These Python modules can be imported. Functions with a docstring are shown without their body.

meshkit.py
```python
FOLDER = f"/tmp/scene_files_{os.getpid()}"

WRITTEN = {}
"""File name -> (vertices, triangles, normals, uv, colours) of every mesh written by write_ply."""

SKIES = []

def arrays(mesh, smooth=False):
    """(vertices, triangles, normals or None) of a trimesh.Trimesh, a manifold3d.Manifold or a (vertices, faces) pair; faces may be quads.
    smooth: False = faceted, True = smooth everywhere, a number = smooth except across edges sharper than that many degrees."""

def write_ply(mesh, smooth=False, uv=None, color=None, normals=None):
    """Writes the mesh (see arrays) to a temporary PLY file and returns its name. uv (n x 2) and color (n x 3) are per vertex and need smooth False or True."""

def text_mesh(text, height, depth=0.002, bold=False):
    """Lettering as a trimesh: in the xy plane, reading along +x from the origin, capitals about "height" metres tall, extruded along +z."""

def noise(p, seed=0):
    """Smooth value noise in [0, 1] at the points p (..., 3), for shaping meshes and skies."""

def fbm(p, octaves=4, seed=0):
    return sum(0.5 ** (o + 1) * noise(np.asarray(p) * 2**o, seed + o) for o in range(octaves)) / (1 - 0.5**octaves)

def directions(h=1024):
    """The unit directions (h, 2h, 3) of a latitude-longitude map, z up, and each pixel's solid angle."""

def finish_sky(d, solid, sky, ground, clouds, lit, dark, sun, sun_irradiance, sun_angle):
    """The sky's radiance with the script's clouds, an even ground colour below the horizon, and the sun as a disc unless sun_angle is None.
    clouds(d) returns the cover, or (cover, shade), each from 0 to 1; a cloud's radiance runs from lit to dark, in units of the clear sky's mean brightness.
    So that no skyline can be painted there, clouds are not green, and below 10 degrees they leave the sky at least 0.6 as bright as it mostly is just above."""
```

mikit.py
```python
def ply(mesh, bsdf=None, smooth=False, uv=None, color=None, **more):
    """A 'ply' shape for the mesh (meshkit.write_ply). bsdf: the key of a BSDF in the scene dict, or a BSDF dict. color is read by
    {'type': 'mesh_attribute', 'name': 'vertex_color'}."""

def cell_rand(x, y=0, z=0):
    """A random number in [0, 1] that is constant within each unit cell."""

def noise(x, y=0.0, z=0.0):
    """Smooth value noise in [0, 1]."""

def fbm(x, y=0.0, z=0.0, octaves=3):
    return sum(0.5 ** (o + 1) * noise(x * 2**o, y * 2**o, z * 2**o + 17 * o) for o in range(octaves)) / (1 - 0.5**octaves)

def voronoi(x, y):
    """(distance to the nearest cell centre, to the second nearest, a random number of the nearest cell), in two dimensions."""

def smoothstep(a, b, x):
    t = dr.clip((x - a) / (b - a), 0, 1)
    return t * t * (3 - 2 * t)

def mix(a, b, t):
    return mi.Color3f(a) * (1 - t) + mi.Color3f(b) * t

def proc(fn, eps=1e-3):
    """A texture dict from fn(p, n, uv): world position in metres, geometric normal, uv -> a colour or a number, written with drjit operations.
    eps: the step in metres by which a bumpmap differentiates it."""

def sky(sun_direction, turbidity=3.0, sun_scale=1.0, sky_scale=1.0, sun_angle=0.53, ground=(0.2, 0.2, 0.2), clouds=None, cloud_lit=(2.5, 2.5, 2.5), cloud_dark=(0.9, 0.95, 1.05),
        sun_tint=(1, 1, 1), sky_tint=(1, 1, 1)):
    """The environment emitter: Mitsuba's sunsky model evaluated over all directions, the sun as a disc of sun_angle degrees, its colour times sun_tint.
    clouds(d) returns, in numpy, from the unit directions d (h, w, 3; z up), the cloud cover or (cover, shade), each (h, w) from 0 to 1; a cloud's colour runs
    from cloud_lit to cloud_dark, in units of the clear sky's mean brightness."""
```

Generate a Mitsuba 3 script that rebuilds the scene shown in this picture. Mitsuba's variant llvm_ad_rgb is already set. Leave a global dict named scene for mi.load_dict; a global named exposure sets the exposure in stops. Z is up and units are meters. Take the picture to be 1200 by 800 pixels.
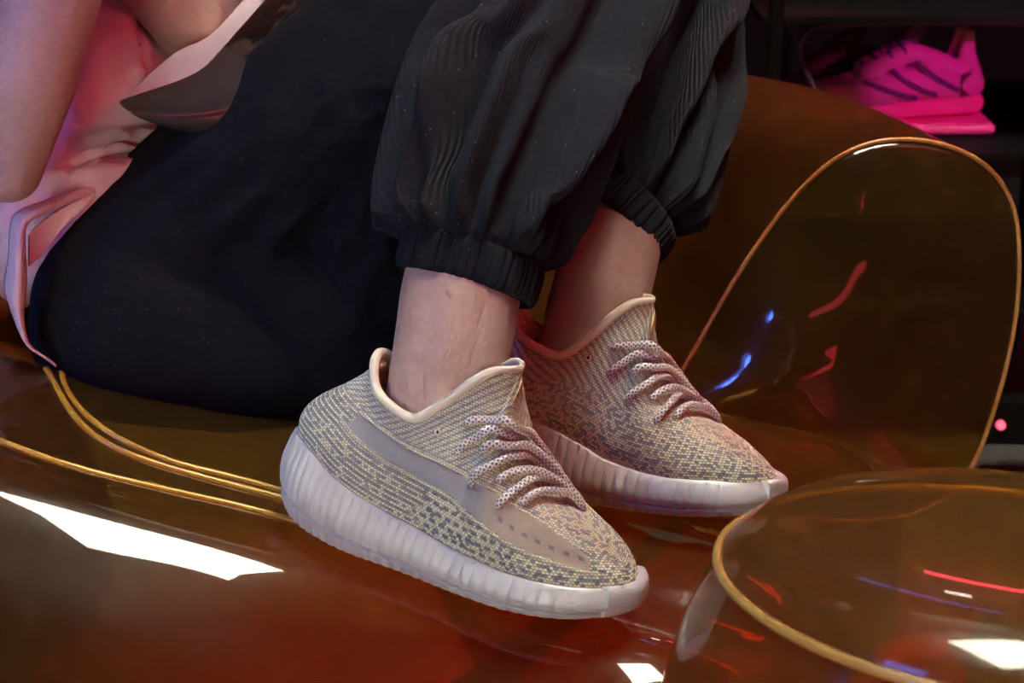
import math, random, numpy as np, trimesh, mitsuba as mi, drjit as dr, manifold3d as m3
import mikit, meshkit
from mikit import proc, noise, fbm, voronoi, cell_rand, smoothstep, mix
from scipy.interpolate import CubicSpline, PchipInterpolator
from scipy.spatial import cKDTree
random.seed(7); rng = np.random.default_rng(7)
T4 = mi.ScalarTransform4f
scene, labels = {'type': 'scene'}, {}

# ------------------------------------------------------------------ camera
PITCH, HFOV = math.radians(20), 31.0
FOC = 600/math.tan(math.radians(HFOV/2))
CAM = np.array([0, -1.0055, 1.0660])
FW = np.array([0, math.cos(PITCH), -math.sin(PITCH)]); UP = np.array([0, math.sin(PITCH), math.cos(PITCH)]); RT = np.array([1., 0, 0])
def U(x, y, d):
    "the point seen at (x, y) in the photograph (1200 x 800) when it is d metres away along the view axis"
    return CAM + d*(FW + RT*(x-600)/FOC + UP*(400-y)/FOC)
def UU(rows): return np.array([U(*r) for r in rows])
def PX(p):
    d = np.asarray(p) - CAM; z = d@FW
    return np.stack([600+FOC*(d@RT)/z, 400-FOC*(d@UP)/z, z], -1)
scene['camera'] = {'type': 'thinlens', 'fov': HFOV, 'fov_axis': 'x', 'aperture_radius': 0.0032, 'focus_distance': 1.44, 'near_clip': .05, 'far_clip': 50.,
    'to_world': T4().look_at(origin=CAM.tolist(), target=(CAM+FW).tolist(), up=[0, 0, 1])}
exposure = 0.0

# ------------------------------------------------------------------ lights of the room
def lamp(name, at, target, w, h, rgb, label, cat='lamp', round_=False, roll=0.0, group=None, hang=False):
    "a flat lamp head: housing, glowing face, on a pole with a foot"
    at, target = np.array(at, float), np.array(target, float)
    z = (target-at)/np.linalg.norm(target-at); x = np.cross([0, 0, 1], z); x /= np.linalg.norm(x); y = np.cross(z, x)
    c, s = math.cos(roll), math.sin(roll); x, y = c*x+s*y, -s*x+c*y
    M = np.eye(4); M[:3, 0], M[:3, 1], M[:3, 2], M[:3, 3] = x, y, z, at
    if round_:
        face = trimesh.creation.cylinder(radius=w/2, height=.004, sections=48); back = trimesh.creation.cylinder(radius=w/2+.012, height=.06, sections=48)
    else:
        face = trimesh.creation.box((w, h, .004)); back = trimesh.creation.box((w+.03, h+.03, .06))
    face.apply_transform(M); 
    off = np.eye(4); off[2, 3] = -.034; back.apply_transform(M@off)
    scene[name+'__diffuser'] = mikit.ply(face, 'lamp_face', emitter={'type': 'area', 'radiance': {'type': 'rgb', 'value': list(rgb)}})
    scene[name+'__housing'] = mikit.ply(back, 'black_metal')
    b = at - z*.075
    end = np.array([b[0], b[1], 3.085 if hang else .02])
    plate = trimesh.creation.cylinder(radius=.06 if hang else .14, height=.02, sections=32); plate.apply_translation([b[0], b[1], 3.089 if hang else .011])
    scene[name+'__pole'] = mikit.ply(tube(np.array([end, b]), .012, 12), 'black_metal', smooth=40); scene[name+('__ceiling_plate' if hang else '__foot')] = mikit.ply(plate, 'black_metal')
    labels[name] = {'label': label, 'category': cat}
    if group: labels[name]['group'] = group

# ------------------------------------------------------------------ helpers
def unit(v):
    v = np.asarray(v, float); return v/np.maximum(np.linalg.norm(v, axis=-1, keepdims=True), 1e-12)
def rot(yaw, pitch, roll):
    c, s = math.cos(yaw), math.sin(yaw); Z = np.array([[c, -s, 0], [s, c, 0], [0, 0, 1]])
    c, s = math.cos(pitch), math.sin(pitch); Y = np.array([[c, 0, s], [0, 1, 0], [-s, 0, c]])
    c, s = math.cos(roll), math.sin(roll); X = np.array([[1, 0, 0], [0, c, -s], [0, s, c]])
    return Z@Y@X
def grid_faces(n, m, wrap=False, flip=False):
    i = np.arange(n-1)[:, None]; j = np.arange(m if wrap else m-1)[None]
    a = i*m+j; b = i*m+(j+1) % m; c = (i+1)*m+(j+1) % m; d = (i+1)*m+j
    f = np.concatenate([np.stack([a, b, c], -1).reshape(-1, 3), np.stack([a, c, d], -1).reshape(-1, 3)])
    return f[:, ::-1] if flip else f
def resample(pts, n):
    pts = np.asarray(pts, float); keep = np.concatenate([[True], np.linalg.norm(np.diff(pts, axis=0), axis=1) > 1e-7]); pts = pts[keep]
    s = np.concatenate([[0], np.cumsum(np.linalg.norm(np.diff(pts, axis=0), axis=1))])
    return CubicSpline(s, pts)(np.linspace(0, s[-1], n)) if len(pts) > 2 else pts[0]+(pts[1]-pts[0])*np.linspace(0, 1, n)[:, None]
def frames(path):
    t = unit(np.gradient(path, axis=0)); n = np.zeros_like(path)
    a = np.cross(t[0], [0.3, 0.2, 1]); n[0] = unit(a)
    for i in range(1, len(path)):
        v = n[i-1]-t[i]*np.dot(n[i-1], t[i]); n[i] = unit(v)
    return t, n, np.cross(t, n)
def tube(path, r, sides=12, cap=True, uv=False):
    path = np.asarray(path, float); t, n, b = frames(path); k = len(path)
    r = np.broadcast_to(np.asarray(r, float), (k,)); a = np.linspace(0, 2*math.pi, sides, endpoint=False)
    ring = path[:, None]+r[:, None, None]*(np.cos(a)[None, :, None]*n[:, None]+np.sin(a)[None, :, None]*b[:, None])
    v = ring.reshape(-1, 3); f = grid_faces(k, sides, True)
    if cap:
        v = np.vstack([v, path[0], path[-1]]); i = np.arange(sides); j = (i+1) % sides
        f = np.vstack([f, np.stack([np.full(sides, k*sides), j, i], -1), np.stack([np.full(sides, k*sides+1), (k-1)*sides+i, (k-1)*sides+j], -1)])
    m = trimesh.Trimesh(v, f, process=False)
    if uv:
        s = np.concatenate([[0], np.cumsum(np.linalg.norm(np.diff(path, axis=0), axis=1))])
        w = np.stack(np.meshgrid(s, np.linspace(0, 1, sides, endpoint=False), indexing='ij'), -1).reshape(-1, 2)
        if cap: w = np.vstack([w, [s[0], 0], [s[-1], 0]])
        return m, w
    return m
_S = trimesh.creation.icosphere(subdivisions=2)
def ball(p, r): return _S.vertices*r+np.asarray(p)
def blob(chains, step=.008, smooth=12):
    "one continuous surface: the union of the hulls of neighbouring balls of every chain, refined and smoothed"
    parts = []
    for ch in chains:
        if len(ch) == 1: parts.append(m3.Manifold.hull_points(ball(*ch[0])))
        for (p, r), (q, s) in zip(ch, ch[1:]): parts.append(m3.Manifold.hull_points(np.vstack([ball(p, r), ball(q, s)])))
    m = m3.Manifold.batch_boolean(parts, m3.OpType.Add).refine_to_length(step).to_mesh()
    t = trimesh.Trimesh(m.vert_properties[:, :3], m.tri_verts, process=True)
    trimesh.smoothing.filter_taubin(t, lamb=.5, nu=.52, iterations=smooth)
    return t
def box(lo, hi): 
    lo, hi = np.array(lo, float), np.array(hi, float); b = trimesh.creation.box(hi-lo); b.apply_translation((lo+hi)/2); return b
def npfbm(p, scale, octaves=3, seed=0): return meshkit.fbm(np.asarray(p)*scale+seed*17.3, octaves) if hasattr(meshkit, 'fbm') else np.zeros(len(p))
def put(key, mesh, bsdf, smooth=True, uv=None, color=None, **more): scene[key] = mikit.ply(mesh, bsdf, smooth=smooth, uv=uv, color=color, **more)
def tag(key, label, cat=None, group=None, kind=None):
    labels[key] = {k: v for k, v in dict(label=label, category=cat, group=group, kind=kind).items() if v}
def dist_poly(v, pts):
    "distance of the points v from a polyline, and how far along it (0..1) the nearest point is"
    pts = np.asarray(pts); best = np.full(len(v), 1e9); along = np.zeros(len(v)); n = len(pts)-1
    for i in range(n):
        a, d = pts[i], pts[i+1]-pts[i]; t = np.clip(((v-a)@d)/max(d@d, 1e-12), 0, 1)
        e = np.linalg.norm(v-a-t[:, None]*d, axis=1); m = e < best
        best[m] = e[m]; along[m] = (i+t[m])/n
    return best, along
def snap(mesh, pix):
    "the points of a mesh's near side on the lines of sight of some pixels"
    q = PX(mesh.vertices); nrm = mesh.vertex_normals; facing = ((mesh.vertices-CAM)*nrm).sum(1) < 0
    idx = np.where(facing)[0]; tr = cKDTree(q[idx, :2]); out = []
    for p in pix:
        near = idx[tr.query_ball_point(p, 10)]
        if len(near) == 0: near = idx[[tr.query(p)[1]]]
        out.append(mesh.vertices[near[np.argmin(q[near, 2])]])
    return np.array(out)
def crease(mesh, pix, width, amp, n=24):
    "raises (amp > 0) or sinks a fold along a line on a mesh's surface, fading at both ends"
    path = snap(mesh, resample([(x, y, 0) for x, y in pix], n)[:, :2])
    d, a = dist_poly(mesh.vertices, path)
    w = amp*np.exp(-(d/width)**2)*np.clip(np.minimum(a, 1-a)*6, 0, 1)
    mesh.vertices = mesh.vertices+mesh.vertex_normals*w[:, None]

# ------------------------------------------------------------------ materials
def mat(key, **k): scene[key] = {'type': 'twosided', 'bsdf': {'type': 'principled', **k}}
def rgb(*c): return {'type': 'rgb', 'value': list(c)}
mat('black_metal', base_color=rgb(.012, .012, .013), roughness=.4, metallic=.0)
scene['lamp_face'] = {'type': 'diffuse', 'reflectance': rgb(.5, .5, .5)}
def bump(key, bsdf, fn, scale=1.0, eps=2e-4):
    scene[key] = {'type': 'twosided', 'bsdf': {'type': 'bumpmap', 'arbitrary': proc(fn, eps), 'scale': scale, 'bsdf': bsdf}}
lamp('softbox', (.40, .28, 2.6), (.25, .22, .5), .62, .62, (50, 49.5, 39.5), 'large square white softbox hanging over the pouf', hang=True)
lamp('softbox_001', (-.75, -1.15, .55), (-.05, .25, .55), .55, .36, (16, 16.4, 14), 'low white softbox left below the camera')
def flag(key, lo, hi, label):
    put(key+'__board', box(lo, hi), 'black_metal', False); c = (np.array(lo)+np.array(hi))/2
    put(key+'__stem', tube(np.array([[c[0], c[1], hi[2]-.01], [c[0], c[1], 3.1]]), .01, 8), 'black_metal'); tag(key, label, 'board')
flag('flag_board', (.05, .85, 1.95), (1.20, .86, 2.60), 'black flag board between the softbox and the display rack')
lamp('blue_lamp', (-.86, -.68, 1.82), (0, .2, .6), .42, .29, (.4, 3.2, 14), 'bright blue light panel left of the camera')
lamp('red_lamp', (.95, -.30, 2.45), (.1, .5, .6), .60, .46, (4, .2, .22), 'broad red lamp hanging right of the softbox', hang=True)
lamp('red_tube', (.80, 1.22, 1.20), (.3, 0, .5), .55, .03, (22, .8, 1.6), 'red light tube hanging in front of the display rack', hang=True)
lamp('red_tube_001', (1.38, 1.50, 1.42), (.1, .15, .5), .36, .10, (13, .4, 1), 'short red light tube hanging right of the display rack', hang=True)
lamp('red_tube_002', (.75, -2.35, 1.56), (.35, .7, .5), 1.7, .22, (5, .18, .3), 'long red light tube standing behind the camera')
lamp('floor_lamp', (.85, -1.65, .17), (.35, .7, .38), .8, .22, (7, .25, .4), 'red lamp on the floor right of the camera')
lamp('blue_tube', (.60, 2.85, 2.80), (.2, .2, .5), 1.1, .035, (.6, 3, 14), 'thin blue light tube under the ceiling at the back wall', roll=.35, hang=True)
lamp('white_lamp', (.86, 2.45, 2.12), (.2, .2, .5), .11, .05, (30, 28, 24), 'small white lamp hanging near the back wall', hang=True)
def spotlight(key, at, to, inten, cut, beam, label):
    at, to = np.array(at, float), np.array(to, float); u = unit(at-to)
    put(key+'__housing', tube(np.array([at+u*.12, at+u*.012]), .04, 24), 'black_metal', 40)
    put(key+'__stem', tube(np.array([at+u*.11, [at[0], at[1], 3.1]]), .008, 8), 'black_metal')
    scene[key+'__bulb'] = {'type': 'spot', 'to_world': T4().look_at(origin=at.tolist(), target=to.tolist(), up=[0, 1, .1]), 'intensity': rgb(*inten), 'cutoff_angle': cut, 'beam_width': beam}
    tag(key, label, 'lamp')
spotlight('pink_spot', U(1110, 0, 2.52)+np.array([.22, -.72, .20]), U(1092, 118, 2.62), (1.5, .015, .75), 9, 5, 'small pink spotlight above the display rack')
spotlight('backrest_spot', (.55, 1.75, 2.2), (.24, .98, .55), (30, .7, .8), 17, 5, 'red spotlight aimed at the top of the backrest')
spotlight('floor_spot', (-1.0, 1.9, 1.8), (.0, .88, 0), (7, .12, .18), 14, 7, 'red spotlight aimed at the floor below the inflatable chair')
def snoot(key, at, to, L, radius, length, label):
    at, to = np.array(at, float), np.array(to, float); u = unit(to-at)
    M = trimesh.geometry.align_vectors([0, 0, 1], u); M[:3, 3] = at
    disc = trimesh.creation.cylinder(radius=radius-.004, height=.004, sections=32); disc.apply_transform(M)
    scene[key+'__diffuser'] = mikit.ply(disc, 'lamp_face', emitter={'type': 'area', 'radiance': rgb(*L)})
    put(key+'__tube', tube(np.array([at-u*.03, at+u*.01, at+u*length]), radius, 32, cap=False), 'black_metal', 40)
    put(key+'__housing', tube(np.array([at-u*.12, at-u*.02]), radius*1.05, 32), 'black_metal', 40)
    put(key+'__stem', tube(np.array([at-u*.07, [at[0]-u[0]*.07, at[1]-u[1]*.07, 3.1]]), .01, 8), 'black_metal'); tag(key, label, 'lamp')
snoot('red_snoot', (.95, -.68, 1.75), (-.36, .52, .88), (85, 6, 13), .11, .62, 'red lamp with a long black tube aimed at the sitting person')
snoot('blue_snoot', (-1.25, -.75, 1.25), (-.40, .42, .74), (6, 14, 70), .11, .50, 'blue lamp with a long black tube aimed at the sitting person')
scene['air'] = {'type': 'constant', 'radiance': rgb(.012, .011, .012)}

# ------------------------------------------------------------------ sneakers worn by the person
# a shoe in its own frame: x heel to toe, y towards the medial side (lateral is y < 0), z up; metres
_OUT = np.array([(0, 0), (.008, -.019), (.033, -.033), (.075, -.0375), (.12, -.038), (.165, -.045), (.205, -.0505), (.24, -.046), (.268, -.031), (.2845, -.004),
                 (.273, .026), (.245, .042), (.205, .047), (.165, .042), (.12, .034), (.075, .033), (.033, .031), (.008, .019), (0, 0)])
_SP = CubicSpline(np.linspace(0, 1, len(_OUT)), _OUT, bc_type='periodic')
_tt = np.linspace(0, 1, 4001); _pp = _SP(_tt)
_ss = np.concatenate([[0], np.cumsum(np.linalg.norm(np.diff(_pp, axis=0), axis=1))]); PER = _ss[-1]; TOE_S = np.interp(.5, _tt, _ss)
def outline(s):
    t = np.interp(np.mod(s, PER), _ss, _tt); d = unit(_SP(t, 1))
    return _SP(t), np.stack([d[..., 1], -d[..., 0]], -1)*-1*np.sign(-1)
_XK = [-.01, 0, .0235, .052, .092, .125, .158, .198, .2475, .27, .29]
_ZL = PchipInterpolator(_XK, [.069, .068, .0635, .0505, .040, .0355, .0318, .0312, .0335, .035, .036])
_ZM = PchipInterpolator(_XK, [.069, .068, .064, .056, .0545, .047, .0365, .0335, .037, .037, .036])
_ZB = PchipInterpolator([-.01, 0, .03, .08, .13, .19, .23, .26, .29], [.010, .008, .001, -.003, -.002, .002, .006, .0105, .018])
def sole_z(s):
    x = outline(s)[0][..., 0]; m = np.mod(s, PER); w = np.clip((m-TOE_S)/.02+.5, 0, 1)*np.clip((PER-m)/.02+.0, 0, 1)
    return _ZL(x)*(1-w)+_ZM(x)*w
_TT = [0, .05, .12, .2, .28, .36, .43, .48, .515, .535, .58, .63, .70, .77, .84, .91, .96, 1]
_TP = PchipInterpolator(_TT, [(.0570, 0, .1400), (.059, .010, .137), (.068, .021, .1225), (.084, .0275, .1145), (.104, .030, .1105), (.126, .0275, .127), (.146, .0225, .150), (.158, .0155, .1590),
     (.1655, .007, .1605), (.168, 0, .160), (.1705, 0, .139), (.1745, 0, .117), (.188, 0, .0985), (.206, 0, .0835), (.229, 0, .0705), (.252, 0, .0580), (.2700, 0, .0470), (.284, 0, .0350)], axis=0)
def upper(t, v, side):
    "points of the knit upper: t from heel to toe, v from the sole's edge to the collar or the ridge; side -1 lateral, 1 medial"
    t, v = np.broadcast_arrays(np.asarray(t, float), np.asarray(v, float))
    s = t*TOE_S if side < 0 else PER-t*(PER-TOE_S)
    o, n = outline(s); z = sole_z(s)
    B = np.concatenate([o-n*.0035, (z-.002)[..., None]], -1)
    T = _TP(t)*np.array([1, side, 1.])
    h = np.linalg.norm(T-B, axis=-1)[..., None]
    ridge = smoothstep_np(.50, .60, t)[..., None]
    inw = np.zeros_like(B); inw[..., 1] = -side
    upv = np.zeros_like(B); upv[..., 2] = 1
    nn = np.concatenate([n, np.zeros_like(z)[..., None]], -1)
    P1 = B+upv*h*(.36-.06*ridge)+nn*h*(.10+.02*ridge)
    toe = smoothstep_np(.93, 1, t)[..., None]
    P2c = T-upv*h*.30+inw*-.002
    P2r = T-inw*np.minimum(h*.42, .030)*(1-.75*toe)+upv*h*.02
    P2 = P2c*(1-ridge)+P2r*ridge
    v = v[..., None]; w = 1-v
    return w**3*B+3*w*w*v*P1+3*w*v*v*P2+v**3*T
def smoothstep_np(a, b, x):
    q = np.clip((x-a)/(b-a), 0, 1); return q*q*(3-2*q)
NT, NV = 420, 110
def upper_half(side):
    t = np.linspace(0, 1, NT); v = np.linspace(0, 1, NV)
    p = upper(t[:, None], v[None], side)
    L = np.concatenate([np.zeros((NT, 1)), np.cumsum(np.linalg.norm(np.diff(p, axis=1), axis=2), axis=1)], 1)
    uu = t[:, None]*TOE_S+0*L                                        # metres along the sole, metres up from it
    nr = unit(np.cross(np.gradient(p, axis=0), np.gradient(p, axis=1))); 
    c = np.array([.14, 0, .03]); nr *= np.sign(((p-c)*nr).sum(-1).mean())
    return p, nr, uu, L
# the see-through band on the lateral side: lower and upper edge, metres up from the sole over metres along it
BAND_LO = PchipInterpolator([.03, .05, .076, .124, .165, .195, .227, .253, .283, .30], [.040, .040, .040, .038, .037, .031, .023, .019, .013, .012])
BAND_HI = PchipInterpolator([.03, .051, .076, .096, .123, .156, .186, .201, .224, .254, .285, .30], [.052, .055, .058, .0565, .0545, .0555, .056, .055, .051, .044, .026, .02])
def band_mask(u, v, soft=.0012):
    return smoothstep_np(-soft, soft, v-BAND_LO(u))*smoothstep_np(-soft, soft, BAND_HI(u)-v)*smoothstep_np(.045, .049, u)*smoothstep_np(.292, .280, u)

def build_shoe(key, pose, mirror, label):
    R = rot(*pose[:3]); pos = np.array(pose[3:6]); M = np.array([1, -1 if mirror else 1, 1.])
    W = lambda p: (np.asarray(p)*M)@R.T+pos
    def add(part, verts, faces, bsdf, smooth=True, uv=None):
        f = np.asarray(faces); f = f[:, ::-1] if mirror else f
        put(f'{key}__{part}', trimesh.Trimesh(W(verts), f, process=False), bsdf, smooth, uv=uv)
    # upper
    V, F, UVs, off = [], [], [], 0
    halves = {}
    for side in (-1, 1):
        p, nr, uu, L = upper_half(side); halves[side] = (p, nr, uu, L)
        d = np.zeros_like(uu)
        if side < 0:
            inside = band_mask(uu, L); d -= .0009*inside
            for e in (BAND_LO(uu), BAND_HI(uu)):
                d += .0010*np.exp(-((L-e)/.0011)**2)*smoothstep_np(.04, .05, uu)*smoothstep_np(.295, .28, uu)
        d += .0007*(npfbm(p.reshape(-1, 3), 60, 2).reshape(d.shape)-.5)
        edge = smoothstep_np(0, .1, L/L[:, -1:])*smoothstep_np(1, .93, L/L[:, -1:])
        q = p+nr*(d*edge)[..., None]
        V.append(q.reshape(-1, 3)); F.append(grid_faces(NT, NV, flip=side > 0)+off); off += NT*NV
        UVs.append(np.stack([np.where(side < 0, uu, -uu-.001), L], -1).reshape(-1, 2))
    add('upper', np.vstack(V), np.vstack(F), 'knit', uv=np.vstack(UVs))
    # the band itself: a thin woven strip set into the lateral side
    p, nr, uu, L = halves[-1]
    if True:
        n1, n2 = 260, 16; us = np.linspace(.050, .284, n1); k = np.linspace(0.04, .96, n2)
        lo, hi = BAND_LO(us), BAND_HI(us); vv = lo[:, None]+(hi-lo)[:, None]*k[None]
        ti = us/TOE_S*(NT-1); i0 = np.clip(ti.astype(int), 0, NT-2); fr = ti-i0
        pts = np.zeros((n1, n2, 3)); nn = np.zeros((n1, n2, 3))
        for a in range(n1):
            Lr = L[i0[a]]*(1-fr[a])+L[i0[a]+1]*fr[a]; pr = p[i0[a]]*(1-fr[a])+p[i0[a]+1]*fr[a]; nq = nr[i0[a]]
            for c_ in range(3): pts[a, :, c_] = np.interp(vv[a], Lr, pr[:, c_]); nn[a, :, c_] = np.interp(vv[a], Lr, nq[:, c_])
        bulge = np.sin(np.pi*np.linspace(0, 1, n2))[None, :, None]*.0006
        add('side_stripe', (pts+nn*(bulge-.0003)).reshape(-1, 3), grid_faces(n1, n2), 'stripe', uv=np.stack([np.repeat(us[:, None], n2, 1), vv], -1).reshape(-1, 2))
        labels[f'{key}__side_stripe'] = {'label': 'smooth translucent grey band running along the outer side'}
    # lining: the inner skin below the collar, with the padded heel
    V, F, UVs, off = [], [], [], 0
    for side in (-1, 1):
        p, nr, uu, L = halves[side]; nt = int(.56*NT); j0 = int(.30*NV)
        q = p[:nt, j0:]; n_ = nr[:nt, j0:]
        rib = .0012*np.abs(np.sin(uu[:nt, j0:]/.0055*np.pi))*smoothstep_np(.07, .03, uu[:nt, j0:])
        th = .0035+.002*smoothstep_np(.08, .02, uu[:nt, j0:])-rib
        th = th*smoothstep_np(1.0, .9, np.linspace(.3, 1, q.shape[1]))[None]+.0008
        V.append((q-n_*th[..., None]).reshape(-1, 3)); F.append(grid_faces(nt, q.shape[1], flip=side < 0)+off); off += nt*q.shape[1]
    add('lining', np.vstack(V), np.vstack(F), 'lining'); labels[f'{key}__lining'] = {'label': 'cream padded lining inside the heel'}
    # collar binding: a rounded cord round the opening with a row of stitches below it
    tc = np.linspace(0, .535, 140); ring = np.vstack([_TP(tc)*[1, -1, 1], (_TP(tc)*[1, 1, 1])[::-1][1:-1]])
    pth, nn, bb = frames(ring)
    loop = np.vstack([ring, ring[:1]]); loop = resample(loop, 360)
    add('collar_binding', *(lambda m: (m.vertices, m.faces))(tube(loop, .0035-.0013*smoothstep_np(.150, .166, loop[:, 0]), 14, cap=False)), 'binding'); labels[f'{key}__collar_binding'] = {'label': 'smooth cream binding round the ankle opening'}
    st = []
    for side in (-1, 1):
        p, nr, uu, L = halves[side]
        for t in np.arange(.03, .525, .0072):
            i = int(t*(NT-1)); vs = np.interp(L[i, -1]-.0046, L[i], np.arange(NV)); j = int(vs)
            i2 = min(i+2, NT-1)
            a, b = p[i, j]+nr[i, j]*.0007, p[i2, j]+nr[i2, j]*.0007
            st.append(tube(np.array([a, (a+b)/2+nr[i, j]*.0004, b]), .0005, 5))
    st = trimesh.util.concatenate(st); add('stitching', st.vertices, st.faces, 'binding')
    # lace holes
    for n_, (side, t, v) in enumerate(((-1, .385, .70), (1, .385, .72))):
        p0 = upper(t, v, side); e = 1e-3
        nrm = unit(np.cross(upper(t+e, v, side)-p0, upper(t, v+e, side)-p0)); nrm *= np.sign(nrm[1]*side)
        a1 = unit(np.cross(nrm, [0, 0, 1])); a2 = np.cross(nrm, a1); th = np.linspace(0, 2*np.pi, 24)
        circ = p0+nrm*.0008+.0019*(np.cos(th)[:, None]*a1+np.sin(th)[:, None]*a2)
        m = tube(circ, .0007, 8, cap=False); disc = np.vstack([p0+nrm*.0007, circ-nrm*.0002]); df = np.array([[0, i, i+1] for i in range(1, 24)])
        kk = 'lace_hole' if n_ == 0 else f'lace_hole_{n_:03d}'
        add(kk, m.vertices, m.faces, 'binding', False); add(kk+'__opening', disc, df, 'hole', False)
    # laces
    def on(side, t, v, h):
        e = 1e-3; p0 = upper(t, v, side); nrm = unit(np.cross(upper(t+e, min(v, .998), side)-upper(t-e, min(v, .998), side), upper(t, min(v, .998), side)-upper(t, min(v, .998)-e, side))); 
        nrm = nrm*np.sign(nrm@(p0-np.array([.13, 0, .04]))); return p0+nrm*h
    V, F, UVs, off = [], [], [], 0
    for rows in LACE_PATHS:
        path = resample(np.array([on(-r[0] if mirror else r[0], *r[1:]) for r in rows]), 60)
        m, w = tube(path, .0030, 14, uv=True)
        V.append(m.vertices); F.append(m.faces+off); UVs.append(w); off += len(m.vertices)
    add('laces', np.vstack(V), np.vstack(F), 'rope', uv=np.vstack(UVs)); labels[f'{key}__laces'] = {'label': 'round speckled white and grey rope laces'}
    # ribbed translucent sole
    n1, prof = 1500, np.array([(-.016, 0), (-.008, 0), (-.0025, .02), (0, .08), (.0022, .17), (.0026, .24), (.0012, .262), (.0012, .285), (.0032, .31), (.0050, .40), (.0055, .52), (.0048, .66), (.0030, .80), (.0008, .92), (-.0010, .985), (-.0026, 1.0), (-.0055, .985), (-.012, .93)])
    fine = CubicSpline(np.arange(len(prof)), prof)(np.linspace(0, len(prof)-1, 40)); fine = np.vstack([fine])
    s = np.linspace(0, PER, n1, endpoint=False); o, n = outline(s); zt = sole_z(s); zb = _ZB(o[:, 0])
    x = o[:, 0]
    spacing = np.interp(x, [0, .05, .15, .22, .285], [.0072, .0074, .0088, .0108, .012])
    sp = np.where(s < TOE_S, s, PER-s)
    ph = np.zeros(n1); half = np.argsort(sp); ds = np.diff(np.concatenate([[0], sp[half]])); ph[half] = np.cumsum(ds/spacing[half])
    lean = .0
    amp = np.interp(x, [0, .02, .12, .2, .245, .262], [.0020, .0022, .0021, .0013, .0008, 0])
    hz = np.clip(fine[:, 1], 0, 1)
    phase = ph[:, None]-.55*hz[None]*np.interp(x, [0, .05, .2], [.9, .6, .2])[:, None]
    scal = np.abs(np.sin(np.pi*phase))**.7-.6
    rib = amp[:, None]*scal*np.interp(hz, [0, .03, .5, .9, 1], [.3, 1, 1.2, .8, .1])[None]
    push = fine[None, :, 0]+rib
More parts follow.
